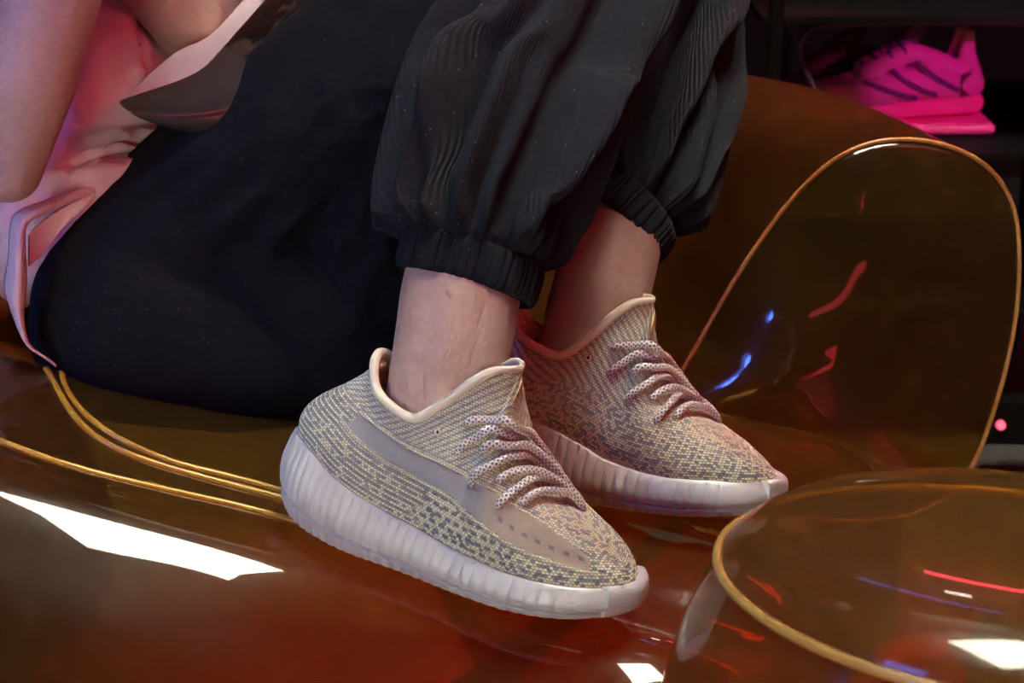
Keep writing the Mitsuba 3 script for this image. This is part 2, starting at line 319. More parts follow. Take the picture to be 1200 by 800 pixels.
    P = np.concatenate([o[:, None]+n[:, None]*push[..., None], (zb[:, None]+(zt-zb)[:, None]*fine[None, :, 1])[..., None]], -1)
    cut = 16
    add('midsole', P[:, cut:].reshape(-1, 3), grid_faces_loop(n1, 40-cut), 'rubber')
    Q = P[:, :cut+1]; low = np.vstack([Q.reshape(-1, 3), np.stack([x, o[:, 1]*.3, zb+.001], -1)])
    base = n1*(cut+1); i = np.arange(n1); j = (i+1) % n1
    f2 = np.vstack([np.stack([i*(cut+1), j*(cut+1), base+j], -1), np.stack([i*(cut+1), base+j, base+i], -1)])
    add('outsole', low, np.vstack([grid_faces_loop(n1, cut+1), f2]), 'rubber_low'); labels[f'{key}__outsole'] = {'label': 'darker tread band under the ribbed midsole'}
    # toe bumper: the thicker smooth end of the sole
    k = 140; tb = np.linspace(.905, 1.095, k); sb = np.where(tb <= 1, tb*TOE_S, TOE_S+(tb-1)*(PER-TOE_S)); o, n = outline(sb); zt = sole_z(sb); zb = _ZB(o[:, 0])
    e = np.minimum(np.arange(k), np.arange(k)[::-1])/k; rise = smoothstep_np(0, .05, e)
    pb = np.array([(-.012, .08), (-.006, .01), (-.001, .06), (.0022, .20), (.0040, .45), (.0042, .70), (.0034, .90), (.0014, 1.02), (-.0020, 1.05), (-.006, .98)])
    fb = CubicSpline(np.arange(len(pb)), pb)(np.linspace(0, len(pb)-1, 36))
    hh = (zt-zb)*(1+.04*rise)
    push = fb[None, :, 0]+.0018-.0042*(1-rise[:, None])
    Pb = np.concatenate([o[:, None]+n[:, None]*push[..., None], (zb[:, None]+hh[:, None]*fb[None, :, 1])[..., None]], -1)
    add('toe_bumper', Pb.reshape(-1, 3), grid_faces(k, 36), 'rubber'); labels[f'{key}__toe_bumper'] = {'label': 'smooth raised end of the sole at the toe'}
    tag(key, label, 'sneaker', 'sneakers worn by the sitting person')
    return W
def grid_faces_loop(n, m):
    i = np.arange(n)[:, None]; j = np.arange(m-1)[None]; k = (i+1) % n
    a, b, c, d = i*m+j, i*m+j+1, k*m+j+1, k*m+j
    return np.concatenate([np.stack([a, b, c], -1).reshape(-1, 3), np.stack([a, c, d], -1).reshape(-1, 3)])
LACE_PATHS = [   # (side, t, v, height): three laces rise from their holes and pass below the four that arch over the ridge
    [(-1, .475, .50, -.002), (-1, .478, .54, .002), (-1, .497, .60, .004), (-1, .565, .645, .004), (-1, .620, .80, .004), (-1, .640, .93, .003), (1, .68, .92, .001)],
    [(-1, .556, .36, -.002), (-1, .562, .41, .002), (-1, .600, .54, .004), (-1, .640, .70, .0045), (-1, .675, .84, .0045), (-1, .695, .95, .003), (1, .73, .92, .001)],
    [(-1, .655, .43, -.002), (-1, .668, .49, .003), (-1, .692, .60, .0045), (-1, .716, .73, .0048), (-1, .735, .85, .004), (-1, .750, .95, .003), (1, .78, .92, .001)],
    [(-1, .454, .685, .000), (-1, .472, .70, .004), (-1, .508, .70, .007), (-1, .580, .735, .0085), (-1, .618, .86, .009), (-1, .640, .97, .0095), (1, .675, .95, .009), (1, .715, .86, .007), (1, .745, .77, .003), (1, .755, .71, -.002)],
    [(-1, .556, .52, .000), (-1, .582, .60, .005), (-1, .622, .73, .0075), (-1, .658, .86, .0085), (-1, .690, .96, .0085), (1, .725, .95, .008), (1, .755, .88, .006), (1, .78, .80, .003), (1, .79, .74, -.002)],
    [(-1, .642, .56, .000), (-1, .660, .63, .0045), (-1, .692, .74, .007), (-1, .728, .86, .0075), (-1, .760, .96, .0075), (1, .79, .95, .007), (1, .812, .88, .005), (1, .828, .80, -.001)],
    [(-1, .718, .57, .000), (-1, .736, .66, .004), (-1, .764, .79, .0058), (-1, .792, .92, .006), (1, .81, .96, .006), (1, .825, .90, .004), (1, .835, .84, -.001)]]

def knit_fn(kind):
    def parts(uv):
        u, v = mi.Float(uv.x), mi.Float(uv.y); lat = u > 0; a = dr.abs(u)
        cw, ch = .0030, .0021
        row = dr.floor(v/ch); cu = a/cw+.5*(row-2*dr.floor(row/2)); col = dr.floor(cu)
        fu, fv = cu-col-.5, v/ch-row-.5
        h = dr.clip(1-dr.sqrt(dr.square(fu*1.75)+dr.square((fv+.35*dr.abs(fu))*1.9)), 0, 1)
        return u, v, lat, a, row, col, h, fu, fv
    def colour(p, n, uv):
        u, v, lat, a, row, col, h, fu, fv = parts(uv)
        r1 = cell_rand(col, row, 3); r2 = cell_rand(col, row, 5)
        m2 = lambda x, k: x-k*dr.floor(x/k)
        # darker yarn: dashes at the back, blocks at the middle, slanting dashes at the front, slanting lines above
        back = dr.select((m2(row, 2) < 1) & (r1 < .85), 1., dr.select(r1 < .12, .6, 0.))
        bu, bv = m2(a/.0085+.5*m2(dr.floor(v/.0065), 2), 1.), m2(v/.0065, 1.)
        block = dr.select((bu < .62) & (bv < .45), 1., dr.select(r1 < .12, 1., 0.))
        front = dr.select((m2(col+2*row, 5) < 1) | ((m2(row, 3) < 1) & (r1 < .35)), 1., 0.)
        diag = dr.select(m2((a*.62-v*.78)/.0052+.06*r1, 1.) < .42, 1., 0.)
        chev = dr.select(m2((a*.45+v*.89)/.0056+.06*r1, 1.) < .45, 1., 0.)
        pw = lambda pts: sum(dr.select((a >= p0[0]) & (a < p1[0]), p0[1]+(p1[1]-p0[1])*(a-p0[0])/(p1[0]-p0[0]), 0.) for p0, p1 in zip(pts, pts[1:]))
        ehi = pw(((.045, .055), (.076, .058), (.123, .0545), (.156, .0555), (.201, .055), (.224, .051), (.254, .044), (.287, .0255))); elo = pw(((.045, .040), (.076, .040), (.124, .038), (.165, .037), (.195, .031), (.227, .023), (.253, .019), (.287, .013)))
        de = dr.minimum(dr.abs(v-ehi-.0008), dr.abs(v-elo+.0008)); rim = dr.select(lat & (a > .045) & (a < .287), smoothstep(.0016, .0008, de), 0.); gap = dr.select(lat & (a > .045) & (a < .287), smoothstep(.0034, .0026, de)*(1-smoothstep(.0016, .0008, de)), 0.)
        w1 = smoothstep(.135, .15, a+.01*(r2-.5)); w2 = smoothstep(.225, .24, a+.02*(r2-.5))
        low = .95*back*(1-w1)+1.15*block*w1*(1-w2)+1.1*front*w2
        wm = smoothstep(.19, .215, a+.02*(r2-.5))
        ml = .034+.012*smoothstep(.05, .14, a)
        med = dr.select(v < ml, dr.select((r1 < .5) & (m2(row, 2) < 1), .9, dr.select(r1 < .25, .8, 0.)), chev*.85)
        med = med*(1-wm)+front*wm
        edge = dr.clip(.060-.05*smoothstep(.15, .28, a), .02, .07)
        top = smoothstep(edge-.001, edge+.001, v)
        dark = dr.select(lat, low*(1-top)+.8*diag*top, med)
        vamp = smoothstep(.185, .215, a)*smoothstep(.036, .046, v+.02*smoothstep(.22, .28, a))
        dark = dark*(1-vamp)+vamp*dr.select(r1 < .3, .8, dr.select(r2 < .2, .4, 0.))
        light = mix((.90, .88, .62), (.95, .84, .58), smoothstep(.14, .24, a)*smoothstep(.01, .04, v))
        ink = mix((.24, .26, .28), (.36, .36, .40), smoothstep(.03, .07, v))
        dark = dark*(1-rim)+gap*(1-dark)*.55
        c = mix(light*(.82+.32*r2), ink*(.75+.5*r2), dr.clip(dark*.9, 0, 1))
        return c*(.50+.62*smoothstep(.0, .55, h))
    def relief(p, n, uv):
        u, v, lat, a, row, col, h, fu, fv = parts(uv)
        return h*.0011
    return colour, relief
_kc, _kr = knit_fn(0)
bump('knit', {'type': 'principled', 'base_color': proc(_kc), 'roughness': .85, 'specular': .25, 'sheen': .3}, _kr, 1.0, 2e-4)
def stripe_c(p, n, uv):
    u, v = mi.Float(uv.x), mi.Float(uv.y); row = dr.floor(v/.0014)
    q = dr.cos(u/.0018*6.283+3.14159*row)*dr.cos(v/.0014*6.283)
    front = smoothstep(.185, .215, u)
    mid = .040-.24*(u-.205); spots = dr.select((dr.abs(u/.0105-dr.floor(u/.0105)-.5) < .2) & (dr.abs((v-mid)/.003) < .5), 1., 0.)*smoothstep(.205, .21, u)
    c = mix((.56, .56, .57), (.86, .72, .54), front)
    return mix(c*(.86+.36*q), mi.Color3f(.25, .2, .25), spots*.7)
bump('stripe', {'type': 'principled', 'base_color': proc(stripe_c), 'roughness': .45, 'specular': .5}, lambda p, n, uv: .0005*dr.cos(mi.Float(uv.x)/.0018*6.283+3.14159*dr.floor(mi.Float(uv.y)/.0014))*dr.cos(mi.Float(uv.y)/.0014*6.283), 1.0, 2e-4)
def rope_c(p, n, uv):
    s, a = mi.Float(uv.x)/.0040, mi.Float(uv.y)*5
    row = dr.floor(s*2); aa = a+.5*(row-2*dr.floor(row/2)); fa = aa-dr.floor(aa)-.5; fs = s*2-row-.5
    return mix((.17, .16, .20), (.95, .90, .76), smoothstep(.22, .36, dr.sqrt(dr.square(fa*1.05)+dr.square(fs*.8))))
bump('rope', {'type': 'principled', 'base_color': proc(rope_c), 'roughness': .8, 'specular': .3}, lambda p, n, uv: .0004*dr.cos(6.283*(mi.Float(uv.x)/.0026+mi.Float(uv.y)*3))*dr.cos(6.283*(mi.Float(uv.x)/.0026-mi.Float(uv.y)*3)), 1.0, 2e-4)
mat('lining', base_color=rgb(.70, .64, .38), roughness=.8); mat('binding', base_color=rgb(.74, .68, .52), roughness=.6)
mat('hole', base_color=rgb(.05, .01, .01), roughness=.9)
mat('rubber', base_color=rgb(.53, .525, .505), roughness=.36, specular=.5); mat('rubber_low', base_color=rgb(.42, .41, .42), roughness=.42, specular=.5)
NEAR = (-0.46252789, 0.12487768, -0.14099681, -0.17046667, 0.26541201, 0.47010529)
FAR = (-0.30831788, 0.05282037, -0.1840448, -0.06695554, 0.37807713, 0.45781605)
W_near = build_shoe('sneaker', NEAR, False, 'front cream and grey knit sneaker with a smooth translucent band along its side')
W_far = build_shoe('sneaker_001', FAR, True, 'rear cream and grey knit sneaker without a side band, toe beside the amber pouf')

# ------------------------------------------------------------------ amber vinyl
def vinyl_haze(p, n, uv):
    s = fbm(p.x*9, p.y*9, p.z*9, 3); f = fbm(p.x*60+3, p.y*14, p.z*60, 3)
    return dr.clip(.085+.04*(s-.5)+.05*smoothstep(.5, .8, f)*smoothstep(.4, .7, s), .03, .6)
def vinyl_colour(p, n, uv):
    s = fbm(p.x*5+9, p.y*5, p.z*5, 2)
    return mix((.155, .080, .024), (.19, .105, .036), s)
scene['vinyl'] = {'type': 'blendbsdf', 'weight': proc(vinyl_haze),
    'a': {'type': 'thindielectric', 'int_ior': 1.80, 'specular_transmittance': rgb(.94, .63, .23)},
    'b': {'type': 'twosided', 'bsdf': {'type': 'principled', 'base_color': proc(vinyl_colour), 'roughness': .24, 'specular': .6}}}
scene['vinyl_cloudy'] = {'type': 'blendbsdf', 'weight': proc(lambda p, n, uv: vinyl_haze(p, n, uv)+.07), 'a': scene['vinyl']['a'], 'b': scene['vinyl']['b']}
mat('weld_dull', base_color=rgb(.40, .22, .06), roughness=.3, specular=.5)
mat('weld', base_color=rgb(.62, .38, .04), roughness=.25, specular=.6)

# ------------------------------------------------------------------ room shell
def concrete(p, n, uv):
    return mix((.08, .073, .07), (.13, .118, .115), fbm(p.x*3, p.y*3, p.z*3, 4))
mat('floor_paint', base_color=proc(concrete), roughness=.35, specular=.4)
mat('wall_paint', base_color=rgb(.02, .018, .022), roughness=.7)
X0, X1, Y0, Y1, ZT = -2.8, 2.8, -3.2, 3.0, 3.1
for k, lo, hi, m in (('floor', (X0, Y0, -.1), (X1, Y1, 0), 'floor_paint'), ('ceiling', (X0, Y0, ZT), (X1, Y1, ZT+.1), 'wall_paint'), ('wall_back', (X0, Y1, 0), (X1, Y1+.1, ZT), 'wall_paint'),
     ('wall_front', (X0, Y0-.1, 0), (X1, Y0, ZT), 'wall_paint'), ('wall_left', (X0-.1, Y0, 0), (X0, Y1, ZT), 'wall_paint'), ('wall_right', (X1, Y0, 0), (X1+.1, Y1, ZT), 'wall_paint')):
    put(k, box(lo, hi), m, False); tag(k, 'dark '+k.replace('_', ' '), kind='structure')

# ------------------------------------------------------------------ inflatable chair
YAW = math.radians(-22)
E1 = rot(YAW, math.radians(5), 0)@np.array([1, 0, 0]); E2 = unit(np.cross([0, 0, 1], E1)); E3 = np.cross(E1, E2)
SEAT0 = np.array(NEAR[3:6])+E1*.13+E2*-.02
def loft(rings, closed_ends=True):
    n, m = rings.shape[:2]; v = rings.reshape(-1, 3); f = grid_faces(n, m, True)
    if closed_ends:
        v = np.vstack([v, rings[0].mean(0), rings[-1].mean(0)]); i = np.arange(m); j = (i+1) % m
        f = np.vstack([f, np.stack([np.full(m, n*m), j, i], -1), np.stack([np.full(m, n*m+1), (n-1)*m+i, (n-1)*m+j], -1)])
    return trimesh.Trimesh(v, f, process=False)
def closed_spline(pts, n):
    pts = np.vstack([pts, pts[:1]]); s = np.concatenate([[0], np.cumsum(np.linalg.norm(np.diff(pts, axis=0), axis=1))])
    return CubicSpline(s, pts, bc_type='periodic')(np.linspace(0, s[-1], n, endpoint=False))
# seat cushion: a fat rounded bolster along E1; its cross-section runs over the top from back to front
SEC = np.array([(.66, -.18), (.60, -.10), (.46, -.068), (.32, -.050), (.23, -.026), (.18, -.015), (.14, -.011), (.09, -.016), (.05, -.0185), (.018, -.0150), (-.01, -.0145), (-.035, -.0230), (-.06, -.039), (-.09, -.060), (-.125, -.088), (-.158, -.135), (-.178, -.20), (-.17, -.27), (-.11, -.335), (.1, -.36), (.45, -.35), (.63, -.28)])
sec = closed_spline(SEC, 140)
ss = np.concatenate([np.linspace(-.85, .15, 100), .15+.14*np.sin(np.linspace(0, math.pi/2, 30))[1:]])
D0 = unit(np.array([1, 0, -.33]))
fine_s = np.linspace(-.85, .30, 1151); wgt = smoothstep_np(-.22, .02, fine_s)[:, None]; dirs = unit(D0*(1-wgt)+E1*wgt)
pathv = np.cumsum(dirs, axis=0)*.001; pathv -= np.array([np.interp(0, fine_s, pathv[:, c]) for c in range(3)])
at_s = lambda arr, s: np.array([np.interp(s, fine_s, arr[:, c]) for c in range(3)])
rings = []
for s in ss:
    k = 1.0 if s < .15 else .5+.5*math.sqrt(max(1-((s-.15)/.14)**2, 0))
    c2 = np.array([.13, -.19]); q = c2+(sec-c2)*k
    d1 = unit(at_s(dirs, s)); d2 = unit(np.cross([0, 0, 1], d1)); d3 = np.cross(d1, d2)
    rings.append(SEAT0+at_s(pathv, s)+d2*q[:, :1]+d3*q[:, 1:])
seat = loft(np.array(rings))
put('inflatable_chair__seat_cushion', seat, 'vinyl')
# backrest: an inflated block behind the feet, welded along the edge of its end panel
LOOP = UU([(782, 480, 1.86), (812, 412, 1.86), (850, 345, 1.85), (900, 268, 1.84), (943, 216, 1.83), (985, 182, 1.82), (1022, 167, 1.82), (1060, 163, 1.82), (1100, 168, 1.82), (1135, 181, 1.82), (1165, 204, 1.83), (1186, 240, 1.84), (1194, 300, 1.85), (1190, 370, 1.86), (1176, 440, 1.86), (1156, 505, 1.86), (1128, 562, 1.86), (1080, 598, 1.86), (1010, 610, 1.87), (930, 606, 1.87), (850, 588, 1.87), (796, 545, 1.87)])
loop = closed_spline(LOOP, 160)
cen = loop.mean(0); AX = unit(U(760, 255, 2.35)-U(1000, 352, 1.84))
nb = -AX
rad = np.linalg.norm(loop-cen, axis=1); circ = unit(loop-cen-((loop-cen)@nb)[:, None]*nb)*rad.mean()
rings = []
for q in np.linspace(0.02, 1, 30):        # the bulging end panel
    rings.append(cen+q*((loop-cen)*q+(1-q)*circ)+nb*.036*(1-q**2.7))
for s in np.concatenate([np.linspace(.01, .9, 60)]):
    k = 1+.15*math.sin(min(s/.35, 1)*math.pi/2)
    rings.append(cen+(loop-cen)*k+AX*s)
back = loft(np.array(rings))
put('inflatable_chair__backrest', back, 'vinyl')
ring_path = np.vstack([loop, loop[:2]])
put('inflatable_chair__backrest__weld', tube(ring_path+nb*.001, .0023, 8, cap=False), 'weld_dull'); labels['inflatable_chair__backrest__weld'] = {'label': 'golden welded seam round the end panel of the backrest'}
bf, _ = (lambda a: (trimesh.Trimesh(np.vstack([a[0], a[1]]), grid_faces(2, 40), process=False), 0))((resample(UU([(790, 412, 1.93), (870, 436, 1.95), (960, 474, 1.97), (1050, 516, 1.98), (1120, 552, 1.98)]), 40), resample(UU([(790, 436, 1.95), (870, 462, 1.97), (960, 502, 1.99), (1050, 544, 2.0), (1120, 578, 2.0)]), 40)))
put('inflatable_chair__backrest__baffle', bf, 'vinyl_cloudy'); labels['inflatable_chair__backrest__baffle'] = {'label': 'vinyl strip running through the inside of the backrest'}
# armrest behind the sitter's back
arm = blob([[(U(-160, 420, 1.62), .15), (U(-60, 640, 1.75), .16)], [(U(-160, 420, 1.62), .15), (U(-250, 200, 1.7), .14)]], .02, 20)
put('inflatable_chair__armrest', arm, 'vinyl')
# welds on the seat
def seat_weld(key, pix, r):
    path = resample(snap(seat, resample([(x, y, 0) for x, y in pix], 40)[:, :2]), 90)
    k = np.hanning(33); k /= k.sum(); sm = np.stack([np.convolve(np.pad(path[:, c], 16, mode='reflect', reflect_type='odd'), k, 'valid') for c in range(3)], -1)
    put(key, tube(sm, r, 8), 'weld')
seat_weld('inflatable_chair__seat_cushion__weld', [(60, 425), (72, 462), (95, 500), (135, 525), (200, 548), (270, 565), (345, 584), (430, 605), (520, 640)], .0030)
seat_weld('inflatable_chair__seat_cushion__weld_001', [(68, 425), (80, 458), (104, 492), (145, 516), (205, 540), (275, 558), (345, 577), (430, 598), (520, 632)], .0030)
seat_weld('inflatable_chair__seat_cushion__weld_002', [(-160, 462), (-80, 484), (0, 512), (50, 532), (100, 548), (200, 570), (270, 586), (340, 604), (430, 630), (540, 668)], .0028)
tag('inflatable_chair', 'see-through amber inflatable chair under the sitting person', 'chair')
# pouf: a round inflated stool with a welded edge and a dimple in its top
PC = U(1200, 683, 1.06); PR = .175
prof = np.array([(.0, .0385), (.03, .0388), (.06, .0395), (.10, .0400), (.14, .0375), (.175, .0300), (.20, .0165), (.215, .0), (.232, -.04), (.246, -.09), (.25, -.14), (.242, -.20), (.215, -.26), (.16, -.295), (.08, -.305), (0, -.305)])*(PR/.215)
pf = CubicSpline(np.arange(len(prof)), prof)(np.linspace(0, len(prof)-1, 100)); pf[:, 0] = np.maximum(pf[:, 0], 1e-4)
th = np.linspace(0, 2*math.pi, 140, endpoint=False)
tilt = rot(0, math.radians(3), math.radians(-6.5))
lr = np.stack([pf[:, :1]*np.cos(th)[None], pf[:, :1]*np.sin(th)[None], np.repeat(pf[:, 1:], len(th), 1)], -1)@tilt.T+PC
put('pouf__body', trimesh.Trimesh(lr.reshape(-1, 3), grid_faces(100, 140, True), process=False), 'vinyl_cloudy')
rr = np.stack([PR*1.003*np.cos(th), PR*1.003*np.sin(th), 0*th], -1)@tilt.T+PC
put('pouf__weld', tube(np.vstack([rr, rr[:2]]), .0030, 8, cap=False), 'weld_dull'); labels['pouf__weld'] = {'label': 'golden welded seam round the top'}
tag('pouf', 'round see-through amber inflatable pouf in front of the rear sneaker', 'pouf')

# ------------------------------------------------------------------ person
def skin_c(p, n, uv):
    a = fbm(p.x*22, p.y*22, p.z*22, 3); b = fbm(p.x*260, p.y*260, p.z*260, 2); v1, v2, vr = voronoi(p.x*24+p.y*13, p.z*24-p.y*9)
    mole = smoothstep(.06, .03, v1)*dr.select(vr > .86, 1., 0.)
    c = mix((.33, .205, .17), (.42, .275, .235), a)*(.90+.2*b)
    return mix(c, mi.Color3f(.25, .10, .08), mole*.6)
bump('skin', {'type': 'principled', 'base_color': proc(skin_c), 'roughness': .48, 'specular': .45}, lambda p, n, uv: .0010*fbm(p.x*420, p.y*420, p.z*420, 2), 1.0, 3e-4)
def knitcloth_c(p, n, uv):
    f = fbm(p.x*300, p.y*300, p.z*300, 2); q = dr.select(cell_rand(dr.floor(p.x*900), dr.floor(p.y*900), dr.floor(p.z*900)) > .9985, 1., 0.)
    return mix(mix((.0045, .005, .0075), (.010, .0105, .0145), f), mi.Color3f(.12, .12, .14), q*.4)
def rib_uv(p, n, uv): return .0006*dr.cos(mi.Float(uv.x)*6.283)
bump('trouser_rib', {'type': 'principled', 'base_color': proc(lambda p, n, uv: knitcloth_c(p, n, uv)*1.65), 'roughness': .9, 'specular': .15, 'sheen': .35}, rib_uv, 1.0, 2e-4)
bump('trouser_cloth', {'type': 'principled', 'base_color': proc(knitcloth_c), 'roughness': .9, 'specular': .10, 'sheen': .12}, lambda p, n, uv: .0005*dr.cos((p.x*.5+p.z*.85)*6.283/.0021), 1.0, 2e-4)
bump('cotton', {'type': 'principled', 'base_color': rgb(.56, .40, .43), 'roughness': .85, 'specular': .2, 'sheen': .3}, lambda p, n, uv: .0004*fbm(p.x*500, p.y*500, p.z*500, 2), 1.0, 2e-4)
def lace_c(p, n, uv):
    v1, v2, vr = voronoi(mi.Float(uv.x)*70, mi.Float(uv.y)*70)
    return mix((.40, .32, .28), (.85, .82, .80), smoothstep(.20, .34, v1))
mat('crochet', base_color=proc(lace_c), roughness=.8)

PK = 'person'
# skin: one continuous body; joints by eye from the pose
K_N, K_F = U(725, -150, 1.48), U(850, -190, 1.70)          # knees
H_N, H_F = U(175, 345, 1.61), U(205, 285, 1.74)            # hips
def foot(W, m):
    q = lambda x, y, z: W(np.array([[x, y, z]]))[0]
    return [[(q(.112, .0, .115), .026), (q(.092, 0, .085), .026), (q(.06, 0, .070), .020)], [(q(.112, .0, .115), .026), (q(.15, .002, .082), .022), (q(.20, .0, .055), .014), (q(.245, .004, .048), .008)]]
def leg(pix, ankle_foot):
    return [[(U(x, y, d), r) for x, y, d, r in pix]+[ankle_foot]]
fN, fF = foot(W_near, 0), foot(W_far, 1)
# lower legs as rows of balls placed side by side so that the ankle is deeper than wide
def calf(rows):
    ch = []
    for dx in (-1, 0, 1):
        ch.append([(U(x+dx*w*.42, y, d), r) for x, y, w, d, r in rows])
    return ch
def lower_leg(rows):
    "rows: y, left edge, right edge, depth, thickness front to back; three chains of balls side by side"
    ch = [[], [], []]
    for y, xl, xr, d, th in rows:
        k = d/FOC; e = min(th*.92, (xr-xl)*k*.40); w = e/k
        ch[0].append((U(xl+w, y, d), e)); ch[1].append((U((xl+xr)/2, y, d-.002), th)); ch[2].append((U(xr-w, y, d), e))
    return ch
calfN = lower_leg([(515, 458, 560, 1.338, .021), (490, 452, 585, 1.336, .025), (465, 452, 590, 1.334, .028), (430, 457, 594, 1.336, .031), (390, 463, 603, 1.342, .034), (350, 468, 610, 1.350, .038), (310, 477, 614, 1.360, .036), (200, 510, 655, 1.385, .040), (0, 595, 735, 1.425, .042), (-130, 640, 800, 1.46, .05)])
calfF = lower_leg([(430, 632, 715, 1.462, .020), (405, 631, 735, 1.460, .024), (380, 636, 750, 1.462, .028), (350, 644, 761, 1.468, .033), (300, 656, 773, 1.487, .034), (255, 680, 782, 1.512, .031), (200, 712, 790, 1.545, .026), (100, 740, 825, 1.61, .028), (-150, 800, 900, 1.70, .042)])
thighs = [[(K_N, .050), (U(430, 120, 1.56), .058), (U(265, 240, 1.605), .058), (H_N, .055)], [(K_F, .050), (U(400, 140, 1.74), .06), (H_F, .06)], [(H_N, .055), (H_F, .055)]]
HD = np.array([-.155, .415, 1.275])
torso = [[(U(175, 315, 1.67), .08), (U(110, 60, 1.70), .085), (U(120, -160, 1.71), .10), (U(160, -270, 1.66), .09)], [(U(160, -270, 1.66), .09), (HD-RT*.10-UP*.09, .055), (HD-RT*.03-UP*.05, .055)],
         [(U(90, -250, 1.52), .06), (U(190, -265, 1.82), .06)]]
head = [[(HD, .085), (HD+RT*.03-UP*.06, .06)], [(HD+RT*.085-UP*.02, .014), (HD+RT*.105-UP*.045, .012)]]
# the near arm hangs down to a sharply bent elbow; its forearm comes back up to the magazine
EL_N = U(8, 196, 1.47)
armN = [[(U(80, -250, 1.52), .05), (U(15, -60, 1.46), .043), (U(14, 100, 1.46), .037), (EL_N, .0285)], [(EL_N, .0285), (U(28, 90, 1.44), .041), (U(66, -40, 1.42), .040), (U(150, -190, 1.42), .027)]]
armF = [[(U(190, -265, 1.82), .045), (U(90, -190, 1.70), .042), (U(148, -70, 1.585), .040)], [(U(148, -70, 1.585), .040), (U(200, -8, 1.60), .037), (U(236, 55, 1.635), .028), (U(262, 95, 1.67), .023)]]
def hand(wrist, toward, side, palm_n, s=1.0):
    f = unit(np.array(toward)-wrist); l = unit(np.array(side)); out = [[(wrist, .022*s), (wrist+f*.03*s+l*.015*s, .016*s), (wrist+f*.085*s+l*.026*s, .012*s)], [(wrist, .022*s), (wrist+f*.03*s-l*.015*s, .016*s), (wrist+f*.082*s-l*.026*s, .011*s)], [(wrist+f*.085*s+l*.026*s, .012*s), (wrist+f*.082*s-l*.026*s, .011*s)]]
    pn = unit(np.array(palm_n))
    for k, (o, L) in enumerate(((.026, .066), (.009, .075), (-.009, .070), (-.026, .054))):
        a = wrist+f*.085*s+l*o*s; b = a+unit(f+pn*.35)*L*.45*s; c = b+unit(f*.6+pn)*L*.32*s; d = c+unit(f*.1+pn)*L*.25*s
        out.append([(a, .0095*s), (b, .0085*s), (c, .008*s), (d, .007*s)])
    a = wrist+f*.025*s+l*.022*s; b = a+unit(f*.7+l)*.036*s; c = b+unit(f+l*.35+pn*.3)*.030*s; d = c+unit(f+pn*.5)*.024*s
    out.append([(a, .013*s), (b, .0105*s), (c, .009*s), (d, .0075*s)]); return out
handF = hand(U(262, 95, 1.67), U(330, 105, 1.685), UP*.9-RT*.3, FW*.6+UP*-.5, .9)
handN = hand(U(150, -190, 1.42), U(230, -280, 1.45), UP*.6+RT*.5, FW)
body = blob(fN+fF+calfN+calfF+thighs+torso+head+armN+armF+handF+handN, .0075, 10)
put(PK+'__body', body, 'skin')
# trousers: seat and thighs in one piece with drawn folds
tb = blob([[(U(146, 385, 1.57), .080), (U(265, 412, 1.60), .070), (U(390, 420, 1.63), .058)], [(U(146, 385, 1.57), .080), (U(150, 330, 1.60), .080), (U(265, 240, 1.60), .088), (U(430, 120, 1.57), .098), (U(590, -20, 1.53), .085), (K_N, .075)],
    [(U(265, 240, 1.60), .085), (U(390, 380, 1.62), .080)], [(U(430, 120, 1.57), .095), (U(430, 330, 1.62), .075)],
    [(U(160, 300, 1.74), .085), (U(400, 140, 1.74), .09), (U(700, -60, 1.70), .08), (K_F, .075)], [(U(150, 330, 1.60), .08), (U(160, 300, 1.74), .085)], [(U(400, 330, 1.70), .08), (U(560, 300, 1.70), .06), (U(700, 0, 1.70), .07)]], .0075, 25)
tb.vertices = tb.vertices+tb.vertex_normals*(.006*(npfbm(tb.vertices, 9, 3)-.5))[:, None]
for pix, w, a in (([(470, 60), (420, 140), (350, 250), (300, 330)], .010, .008), ([(440, 90), (390, 180), (320, 280)], .009, -.007), ([(400, 70), (350, 150), (290, 230), (240, 300)], .010, .007), ([(375, 95), (320, 170), (250, 250)], .009, -.006), ([(330, 100), (270, 170), (190, 240)], .011, .007),
                  ([(300, 120), (230, 190), (150, 255)], .010, -.006), ([(470, 150), (420, 240), (370, 330)], .009, .007), ([(450, 170), (400, 260), (350, 350)], .009, -.006), ([(480, 220), (440, 320), (400, 420)], .010, .007), ([(240, 160), (160, 215), (90, 270), (60, 330)], .012, .006), ([(130, 240), (90, 300), (75, 360)], .009, -.005)):
    crease(tb, pix, w, a)
put(PK+'__trousers', tb, 'trouser_cloth')
